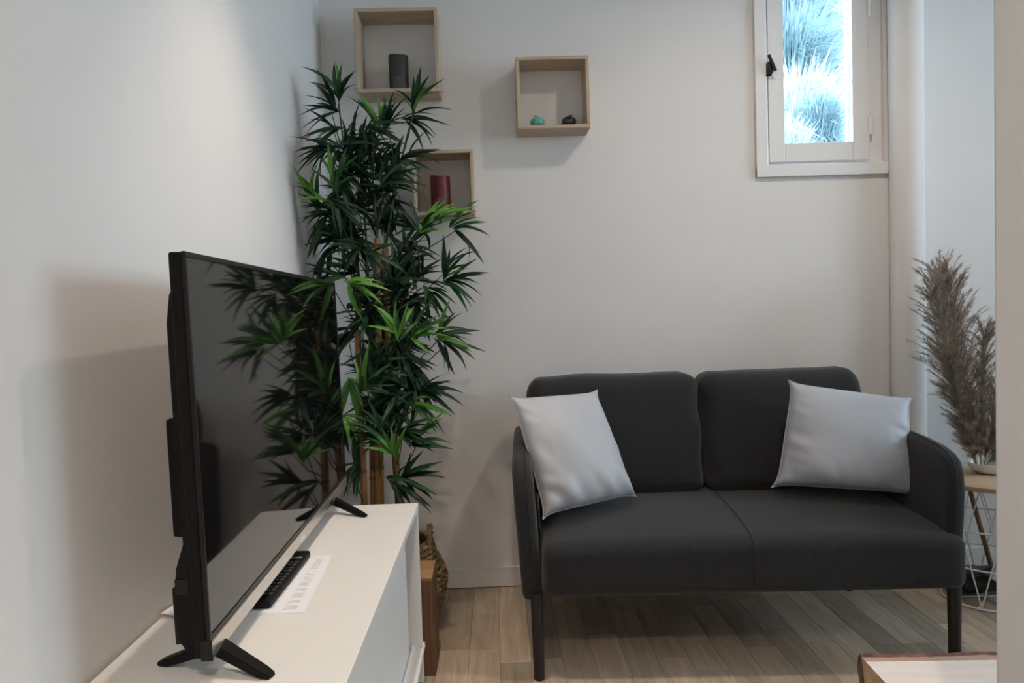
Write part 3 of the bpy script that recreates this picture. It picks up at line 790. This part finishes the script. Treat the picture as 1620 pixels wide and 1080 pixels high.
# leaves: three droops x three greens, unit length along +Y
def leaf_mesh(droop, m, wr=0.068):
    bm = bm_new(); n = 7; rows = []
    for i in range(n+1):
        t = i/n
        wd = wr*math.sin(PI*min(1, t**0.72*1.0))**0.85*(1-.25*t) if 0 < t < 1 else 0.0
        y = t*(1-.12*droop*t); z = -droop*t*t*0.42 + 0.05*math.sin(PI*t)
        if i in (0, n): rows.append([bm.verts.new((0, y, z))])
        else: rows.append([bm.verts.new((-wd, y, z+wd*.45)), bm.verts.new((0, y, z)), bm.verts.new((wd, y, z+wd*.45))])
    for a, b in zip(rows, rows[1:]):
        if len(a) == 1: bm.faces.new((a[0], b[1], b[0])); bm.faces.new((a[0], b[2], b[1]))
        elif len(b) == 1: bm.faces.new((a[0], a[1], b[0])); bm.faces.new((a[1], a[2], b[0]))
        else: bm.faces.new((a[0], a[1], b[1], b[0])); bm.faces.new((a[1], a[2], b[2], b[1]))
    return mesh_of('leaf', bm, m, True, 180)
LM = {(d, k): leaf_mesh(dr, 'leaf%d' % k) for d, dr in enumerate((0.1, 0.45, 0.9)) for k in range(3)}
# (x, y, z, dir x, dir z, brightness, leaves)
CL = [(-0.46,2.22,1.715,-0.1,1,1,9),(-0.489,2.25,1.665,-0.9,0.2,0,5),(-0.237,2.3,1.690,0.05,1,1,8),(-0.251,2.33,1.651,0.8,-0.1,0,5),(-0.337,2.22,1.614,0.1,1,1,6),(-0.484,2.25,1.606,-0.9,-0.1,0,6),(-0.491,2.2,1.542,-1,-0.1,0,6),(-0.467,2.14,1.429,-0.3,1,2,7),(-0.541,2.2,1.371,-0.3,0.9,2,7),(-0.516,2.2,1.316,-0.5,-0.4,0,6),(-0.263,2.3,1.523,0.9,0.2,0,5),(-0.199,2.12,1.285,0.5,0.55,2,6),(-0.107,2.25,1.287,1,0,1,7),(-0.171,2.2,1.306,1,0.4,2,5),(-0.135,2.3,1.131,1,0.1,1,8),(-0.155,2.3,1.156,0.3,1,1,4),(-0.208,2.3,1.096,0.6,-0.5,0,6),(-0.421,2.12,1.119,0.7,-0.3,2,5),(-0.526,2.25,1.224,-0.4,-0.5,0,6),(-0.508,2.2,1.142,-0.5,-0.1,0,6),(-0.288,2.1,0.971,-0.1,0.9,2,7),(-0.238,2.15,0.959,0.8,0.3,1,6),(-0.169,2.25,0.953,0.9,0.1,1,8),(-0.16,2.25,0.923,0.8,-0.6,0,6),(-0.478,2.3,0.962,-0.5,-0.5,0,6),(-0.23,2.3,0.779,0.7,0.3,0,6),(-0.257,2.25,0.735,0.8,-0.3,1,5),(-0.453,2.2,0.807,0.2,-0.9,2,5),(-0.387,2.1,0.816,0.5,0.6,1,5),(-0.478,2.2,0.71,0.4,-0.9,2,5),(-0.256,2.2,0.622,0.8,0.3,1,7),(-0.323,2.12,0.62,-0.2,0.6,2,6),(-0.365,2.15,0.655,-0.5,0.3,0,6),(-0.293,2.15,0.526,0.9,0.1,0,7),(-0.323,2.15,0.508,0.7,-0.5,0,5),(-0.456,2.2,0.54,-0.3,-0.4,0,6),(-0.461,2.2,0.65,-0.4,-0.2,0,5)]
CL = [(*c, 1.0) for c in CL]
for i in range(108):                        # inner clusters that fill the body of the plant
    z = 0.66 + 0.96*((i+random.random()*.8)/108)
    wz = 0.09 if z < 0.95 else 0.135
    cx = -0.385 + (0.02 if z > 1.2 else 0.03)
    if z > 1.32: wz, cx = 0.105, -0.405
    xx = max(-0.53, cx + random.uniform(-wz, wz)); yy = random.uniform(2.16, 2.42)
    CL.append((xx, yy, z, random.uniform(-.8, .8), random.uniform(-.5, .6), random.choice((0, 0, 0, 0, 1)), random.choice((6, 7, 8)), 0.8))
leaves = []
for (x, y, z, dx, dz, br, nl, pri) in CL:
    c = Vector((x, y, z))
    ax = min(AX, key=lambda A: min((lerp3(A, max(A[0][2], min(A[-1][2], z-.1)))-c).length for _ in (0,)))
    zb = max(ax[0][2]+.25, min(ax[-1][2], z - 0.10 - 0.06*random.random()))
    st = lerp3(ax, zb); mid = st.lerp(c, 0.5) + Vector((0, 0, -0.025 + 0.02*random.random()))
    bm = bm_new(); tube(bm, [st-O, st.lerp(mid, .5)-O+Vector((0, 0, .004)), mid-O, mid.lerp(c, .5)-O-Vector((0, 0, .003)), c-O], [0.0026, 0.0024, 0.002, 0.0017, 0.0012], 6)
    obj('twig', bm, 'twig', bb, True)
    main = Vector((dx, random.uniform(-.35, .1), dz)).normalized()
    for k in range(nl+3):
        d = (main + Vector((random.uniform(-1, 1), random.uniform(-.7, .5), random.uniform(-1, 1)))*0.85).normalized()
        if k == 0: d = main
        ln = random.uniform(0.095, 0.155)*(1.0 if pri > .9 else 0.92)
        root = c - main*0.035*random.random()
        tip = root + d*ln
        lim = LX(tip.y)+.022
        if tip.x < lim: d.x += (lim-tip.x)/ln; d.normalize()
        if tip.y > BY-.02: d.y = min(d.y, 0)
        if tip.y < 2.055 and tip.x < -.40: d.y = abs(d.y)*0.3; d.normalize()
        nrm = Vector((random.uniform(-.5, .5), -0.65+random.uniform(-.35, .35), 0.7))
        sd = d.cross(nrm).normalized(); nr = sd.cross(d).normalized()
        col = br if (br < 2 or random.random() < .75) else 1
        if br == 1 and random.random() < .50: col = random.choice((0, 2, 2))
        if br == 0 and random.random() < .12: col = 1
        Mx = Matrix((sd, d, nr)).transposed().to_4x4() @ Matrix.Scale(ln, 4); Mx.translation = root - O
        me_ = LM[(0, 0)]; dd = random.choice((0, 0, 1, 1, 2)); push = 0.0
        for v in LM[(dd, col)].vertices: push = max(push, -0.588 - (Mx @ v.co + O).x)
        Mx.translation.x += push
        leaves.append((pri + random.random()*.2 - (root.y-2.2)*.5, Mx, dd, col))
leaves.sort(key=lambda t: -t[0])
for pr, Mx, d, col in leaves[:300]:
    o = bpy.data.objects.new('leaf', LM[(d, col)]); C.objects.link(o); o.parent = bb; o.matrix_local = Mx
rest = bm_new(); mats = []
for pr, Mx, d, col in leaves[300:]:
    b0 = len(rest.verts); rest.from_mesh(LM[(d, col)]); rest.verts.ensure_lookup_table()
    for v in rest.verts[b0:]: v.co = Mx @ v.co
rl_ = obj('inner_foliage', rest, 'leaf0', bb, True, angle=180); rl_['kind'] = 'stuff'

# ------------------------------------------------------------------ wire side table with pampas grass
TX, TY, TZ = 1.635, 2.325, 0.420
st = thing('side_table', 'round side table with pale wooden top and white wire cage', 'side table', (TX, TY, 0))
bm = bm_new(); lathe(bm, [(0.190, TZ-.016), (0.198, TZ-.013), (0.200, TZ-.003), (0.197, TZ)], 64); obj('table_top', bm, 'tabletop', st, True, angle=50)
rT, rB = 0.178, 0.135
def cage(z): return rB+(rT-rB)*(z/0.40)
for z in (0.400, 0.262, 0.135, 0.0045):
    bm = bm_new(); ring_tube(bm, (0, 0, z), cage(z), 0.0028 if z > 0.01 else 0.004, 56, 6); obj('wire_ring', bm, 'wire', st, True)
NW = 11
for k in range(NW):
    for sg in (1, -1):
        pts = []
        for i in range(9):
            t = i/8; a = 2*PI*k/NW + sg*t*2*PI/NW*1.0; z = 0.403-t*0.398; r = cage(z)
            pts.append((r*math.cos(a), r*math.sin(a), z))
        bm = bm_new(); tube(bm, pts, 0.0024, 6); obj('wire', bm, 'wire', st, True)
for k in range(4):
    a = PI*k/4; bm = bm_new(); tube(bm, [(-rB*math.cos(a), -rB*math.sin(a), 0.005), (rB*math.cos(a), rB*math.sin(a), 0.005)], 0.0022, 6); obj('wire', bm, 'wire', st, True)
# things inside the cage
bag = thing('black_bag', 'crumpled black bag lying in the wire cage of the side table', 'bag', (TX-.01, TY+.01, 0.0085))
def bagfn(p):
    q = p.copy(); q.z += 0.012*noise.noise(p*24+Vector((3, 1, 2))); q.x += 0.010*noise.noise(p*18); q.y += 0.010*noise.noise(p*18+Vector((9, 0, 0)))
    return q
bm = bm_new(); roundbox(bm, 0.100, 0.060, 0.034, 0.03, 14, bagfn, (0, 0.030, 0.040))
for v in bm.verts: v.co.z = max(0.0, v.co.z)
obj('pouch', bm, 'bag', bag, True, angle=180)
bm = bm_new(); tube(bm, [(-0.07, -0.01, 0.05), (-0.05, -0.03, 0.08), (0.0, -0.035, 0.095), (0.05, -0.03, 0.08), (0.07, -0.01, 0.05)], 0.005, 8); obj('strap', bm, 'bag', bag, True)
mg = bm_new(); box(mg, -0.055, 0.055, -0.0035, 0.0035, 0, 0.115, 0.0008, 1)
mo = obj('magazine', mg, 'mag'); mo.location = (1.628, 2.236, 0.075); mo.rotation_euler = (R_(-8), R_(30), R_(10))
tag(mo, 'grey magazine tilted inside the wire cage of the side table', 'magazine')
bm = bm_new(); tube(bm, [(0, 0, 0), (-0.085, 0.0, 0.31)], [0.008, 0.0075], 12)
so = obj('wooden_stick', bm, 'stick', None, True); so.location = (1.695, 2.39, 0.088); tag(so, 'brown wooden stick leaning inside the wire cage', 'stick')

vs = thing('low_vase', 'low white ceramic bowl vase holding the pampas grass', 'vase', (1.655, 2.345, TZ+.0005))
bm = bm_new(); lathe(bm, [(0.030, 0), (0.046, 0.008), (0.056, 0.022), (0.058, 0.036), (0.054, 0.036), (0.050, 0.024), (0.040, 0.012), (0.01, 0.008)], 40); obj('body', bm, 'vase', vs, True, angle=70)
import numpy as np
def plume(label, base, ctrl, tip, rad, nb, seed, s0=0.06):
    # rachis > curved branchlets > fine hairs, so that the plume breaks up into tufts
    rng = np.random.default_rng(seed)
    base, ctrl, tip = (np.array(p, float) for p in (base, ctrl, tip))
    Bz = lambda t: (1-t)**2*base + 2*t*(1-t)*ctrl + t*t*tip
    Dz = lambda t: 2*(1-t)*(ctrl-base) + 2*t*(tip-ctrl)
    V = []; Fq = []
    for i in range(nb):
        t = s0 + (0.99-s0)*(i+rng.random())/nb
        p = Bz(t); d = Dz(t); d = d/np.linalg.norm(d)
        r = rng.normal(size=3); r -= r.dot(d)*d; r /= np.linalg.norm(r)
        f = (t-s0)/(1-s0); env = (0.45+.55*min(1, f*3.0))*(1-.45*max(0, f-.6)/.4)
        L = rad*2.6*env*rng.uniform(.6, 1.15)
        spread = rng.uniform(.18, .62)
        nk = 7; q = [p]
        for k in range(nk):
            u = k/nk
            dv = d*(1-.25*u) + r*spread*(1+.5*u) + np.array([0, 0, -0.30*u*u]) + rng.normal(size=3)*.06
            q.append(q[-1] + dv/np.linalg.norm(dv)*L/nk)
        q = np.array(q)
        nh = 95
        uu = rng.random(nh)**0.8*nk*0.999; k0 = uu.astype(int); fr = (uu-k0)[:, None]
        h0 = q[k0]*(1-fr) + q[k0+1]*fr; dd = q[k0+1]-q[k0]; dd /= np.linalg.norm(dd, axis=1)[:, None]
        sc = rng.normal(size=(nh, 3)); o1 = dd*1.0 + sc*.42; o1 /= np.linalg.norm(o1, axis=1)[:, None]
        hl = rng.uniform(.010, .024, nh)[:, None]
        h1 = h0 + o1*hl; sd = np.cross(o1, rng.normal(size=(nh, 3))); sd /= np.linalg.norm(sd, axis=1)[:, None]; sd *= .00055
        b = len(V)*1; n0 = sum(len(a) for a in V)
        V.append(np.stack([h0-sd, h0+sd, h1], 1).reshape(-1, 3)); Fq += [(n0+3*j, n0+3*j+1, n0+3*j+2) for j in range(nh)]
        n1 = n0+3*nh; ws = np.cross(d, r)*.0007
        V.append(np.concatenate([q-ws, q+ws])); Fq += [(n1+k, n1+k+1, n1+nk+1+k+1, n1+nk+1+k) for k in range(nk)]
    V = np.concatenate(V)-base
    me = bpy.data.meshes.new('plume'); me.from_pydata(V.tolist(), [], Fq); me.materials.append(MT['pampas'])
    root = thing('pampas_stem', label, 'dried grass', tuple(base), 0, 'pampas stems in the vase')
    o = bpy.data.objects.new('plume', me); C.objects.link(o); o.parent = root; o['kind'] = 'stuff'
    pts = [tuple(Bz(0.97*i/17)-base) for i in range(18)]
    bm = bm_new(); tube(bm, pts, [0.0022-0.0014*i/17 for i in range(18)], 6); obj('stem', bm, 'stem', root, True)
ZB = TZ+.022
plume('tallest fluffy taupe pampas plume of the bundle beside the column', (1.616, 2.345, ZB), (1.545, 2.33, 0.76), (1.490, 2.34, 1.105), 0.062, 190, 1)
plume('broad upright pampas plume next to the tallest one', (1.622, 2.350, ZB), (1.565, 2.36, 0.76), (1.545, 2.37, 1.085), 0.062, 190, 2)
plume('pampas plume bending toward the column with a pale tip', (1.612, 2.342, ZB), (1.500, 2.31, 0.75), (1.440, 2.30, 1.075), 0.054, 170, 3)
plume('short pampas plume with a loose feathery outer side', (1.626, 2.340, ZB), (1.605, 2.30, 0.66), (1.600, 2.28, 0.91), 0.042, 120, 4)
plume('low pampas plume drooping over the sofa arm', (1.610, 2.338, ZB), (1.515, 2.28, 0.66), (1.465, 2.26, 0.84), 0.042, 120, 5)
plume('pampas plume leaning toward the partition wall', (1.640, 2.345, ZB), (1.665, 2.33, 0.60), (1.700, 2.32, 0.80), 0.042, 120, 6)
plume('lowest pampas plume spreading over the rim of the bowl vase', (1.646, 2.343, ZB), (1.69, 2.32, 0.54), (1.740, 2.30, 0.68), 0.045, 100, 7)

# ------------------------------------------------------------------ live-edge slab table
tt_ = thing('slab_table', 'low table with pale live-edge wooden slab and brown bark edge', 'table', (0.93, 1.00, 0))
O = Vector(tt_.location)
X0, X1, Y0, Y1, ZT, TH = 0.598, 1.28, 0.845, 1.168, 0.420, 0.050
rng = random.Random(4)
def wob(x): return 0.006*noise.noise(Vector((x*13, 0.3, 0.1))) + 0.003*noise.noise(Vector((x*40, 1.3, 0.1)))
n = 60; bm = bm_new(); bt = bm_new()
xs = [X0+(X1-X0)*i/n for i in range(n+1)]
def slabsect(x): return [(Y0, ZT-TH), (Y0, ZT), (Y1-.028+wob(x)*.3, ZT), (Y1-.016+wob(x), ZT-TH)]
rows = [[bm.verts.new((x-O.x, y-O.y, z)) for y, z in slabsect(x)] for x in xs]
for a, b in zip(rows, rows[1:]):
    for k in range(4): bm.faces.new((a[k], a[(k+1) % 4], b[(k+1) % 4], b[k]))
bm.faces.new(rows[0][::-1]); bm.faces.new(rows[-1])
sl = obj('slab', bm, 'slab', tt_); sl.data.materials.append(MT['endgrain'])
for p in sl.data.polygons:
    if abs(p.normal.x) > 0.9: p.material_index = 1
def strip(name, m, f):
    bm = bm_new(); rows = [[bm.verts.new((x-O.x, y-O.y, z)) for y, z in f(x)] for x in xs]
    k = len(rows[0])
    for a, b in zip(rows, rows[1:]):
        for i in range(k): bm.faces.new((a[i], a[(i+1) % k], b[(i+1) % k], b[i]))
    bm.faces.new(rows[0][::-1]); bm.faces.new(rows[-1]); return obj(name, bm, m, tt_, True, angle=50)
strip('sapwood_edge', 'sap', lambda x: [(Y1-.028+wob(x)*.3, ZT+.0003), (Y1-.012+wob(x*1.1), ZT-.001), (Y1-.006+wob(x), ZT-.020), (Y1-.016+wob(x), ZT-TH+.001)])
strip('bark_edge', 'bark', lambda x: [(Y1-.0135+wob(x*1.1), ZT-.0015), (Y1-.005+wob(x*1.1), ZT+.0012+abs(wob(x*2))*.3), (Y1+.003+wob(x*1.3), ZT-.007), (Y1+.004+wob(x), ZT-.030), (Y1-.006+wob(x), ZT-TH-.003), (Y1-.026+wob(x), ZT-TH-.001)])
SR = R_(-3.6)
tt_.rotation_euler = (0, 0, SR)
_c = Vector((X0, Y1, 0)); tt_.location = _c - Matrix.Rotation(SR, 3, 'Z') @ (_c-O)
for lx, ly in ((0.66, 0.89), (0.66, 1.12), (1.22, 0.89), (1.22, 1.12)):
    bm = bm_new(); tube(bm, [(lx-O.x, ly-O.y, ZT-TH+.001), (lx-O.x, ly-O.y, 0.0005)], [0.016, 0.012], 16); obj('leg', bm, 'legblack', tt_, True)

# ------------------------------------------------------------------ garden outside the small window
bm = bm_new(); g = []
for i in range(25):
    r = []
    for j in range(17):
        X = -1.0+7*i/24; Y = 3.1+6*j/16
        r.append(bm.verts.new((X, Y, 1.05 + 0.42*(Y-3.1) + 0.12*noise.noise(Vector((X*1.3, Y*1.3, 0))))))
    g.append(r)
for i in range(24):
    for j in range(16): bm.faces.new((g[i][j], g[i+1][j], g[i+1][j+1], g[i][j+1]))
gb = struct('ground_bank', bm, 'soilbank', 'sloping garden bank outside the small window', True, cat='ground')
def gz(X, Y): return 1.05 + 0.42*(Y-3.1) + 0.12*noise.noise(Vector((X*1.3, Y*1.3, 0)))
def tuft(label, X, Y, h, rad, n, m, seed, group='grassy shrubs outside the window'):
    rng = random.Random(seed); bm = bm_new()
    for i in range(n):
        a = rng.uniform(0, 2*PI); q = rad*math.sqrt(rng.random()); L = h*rng.uniform(.55, 1.0)
        b = Vector((q*.6*math.cos(a), q*.6*math.sin(a), rng.uniform(0, .45)*h)); dr = Vector((math.cos(a), math.sin(a), 0))*rng.uniform(.1, .9)*rad
        sd = Vector((rng.uniform(-1, 1), rng.uniform(-.3, .3), rng.uniform(-.3, .3))).normalized()*rng.uniform(.0016, .0034)*(Y-2.6)
        m1 = b + dr*.4 + Vector((0, 0, L*.30)); e = b + dr*1.1 + Vector((0, 0, L*rng.uniform(.2, .5)))
        v = [bm.verts.new(p) for p in (b-sd*.5, b+sd*.5, m1-sd, m1+sd, e)]
        bm.faces.new((v[0], v[1], v[3], v[2])); bm.faces.new((v[2], v[3], v[4]))
    o = obj('garden_shrub', bm, m); o.location = (X, Y, gz(X, Y)-.02)
    return tag(o, label, 'shrub', group)
k = 0
for X, Y, h, rad, n, m, lab in ((1.62, 3.95, .80, .155, 700, 'grassA', 'blue-green grassy shrub lowest on the bank outside the window'),
        (2.06, 4.45, .85, .150, 700, 'grassC', 'small dark leafy shrub beside the slim rock outside the window'),
        (2.20, 5.10, 1.05, .245, 900, 'grassB', 'pale green grassy shrub halfway up the bank outside the window'),
        (2.86, 5.30, 1.10, .155, 800, 'grassA', 'narrow blue-green shrub halfway up the bank outside the window'),
        (2.55, 6.06, 1.45, .335, 1200, 'grassC', 'wide dark shrub high on the bank outside the window'),
        (3.50, 6.20, 1.45, .275, 1000, 'grassB', 'pale shrub high on the bank outside the window'),
        (3.10, 7.32, 2.20, .475, 1500, 'grassA', 'tallest blue-green shrub at the crest of the bank outside')):
    k += 1; tuft(lab, X, Y, h, rad, n*6, m, k)
for X, Y, sx, sz, lab in ((2.01, 3.88, .10, .34, 'tall pale standing rock on the bank outside the window'), (1.69, 4.55, .09, .40, 'slim pale rock between the shrubs outside the window'), (1.62, 3.42, .16, .10, 'low flat pale boulder outside the window')):
    bm = bm_new(); bmesh.ops.create_icosphere(bm, subdivisions=3, radius=1)
    for v in bm.verts:
        v.co *= 1 + 0.22*noise.noise(v.co*1.7+Vector((X, Y, 0))); v.co.x *= sx; v.co.y *= sx; v.co.z *= sz
    o = obj('garden_rock', bm, 'rock', None, True, angle=60); o.location = (X, Y, gz(X, Y)+sz*.6); tag(o, lab, 'rock')
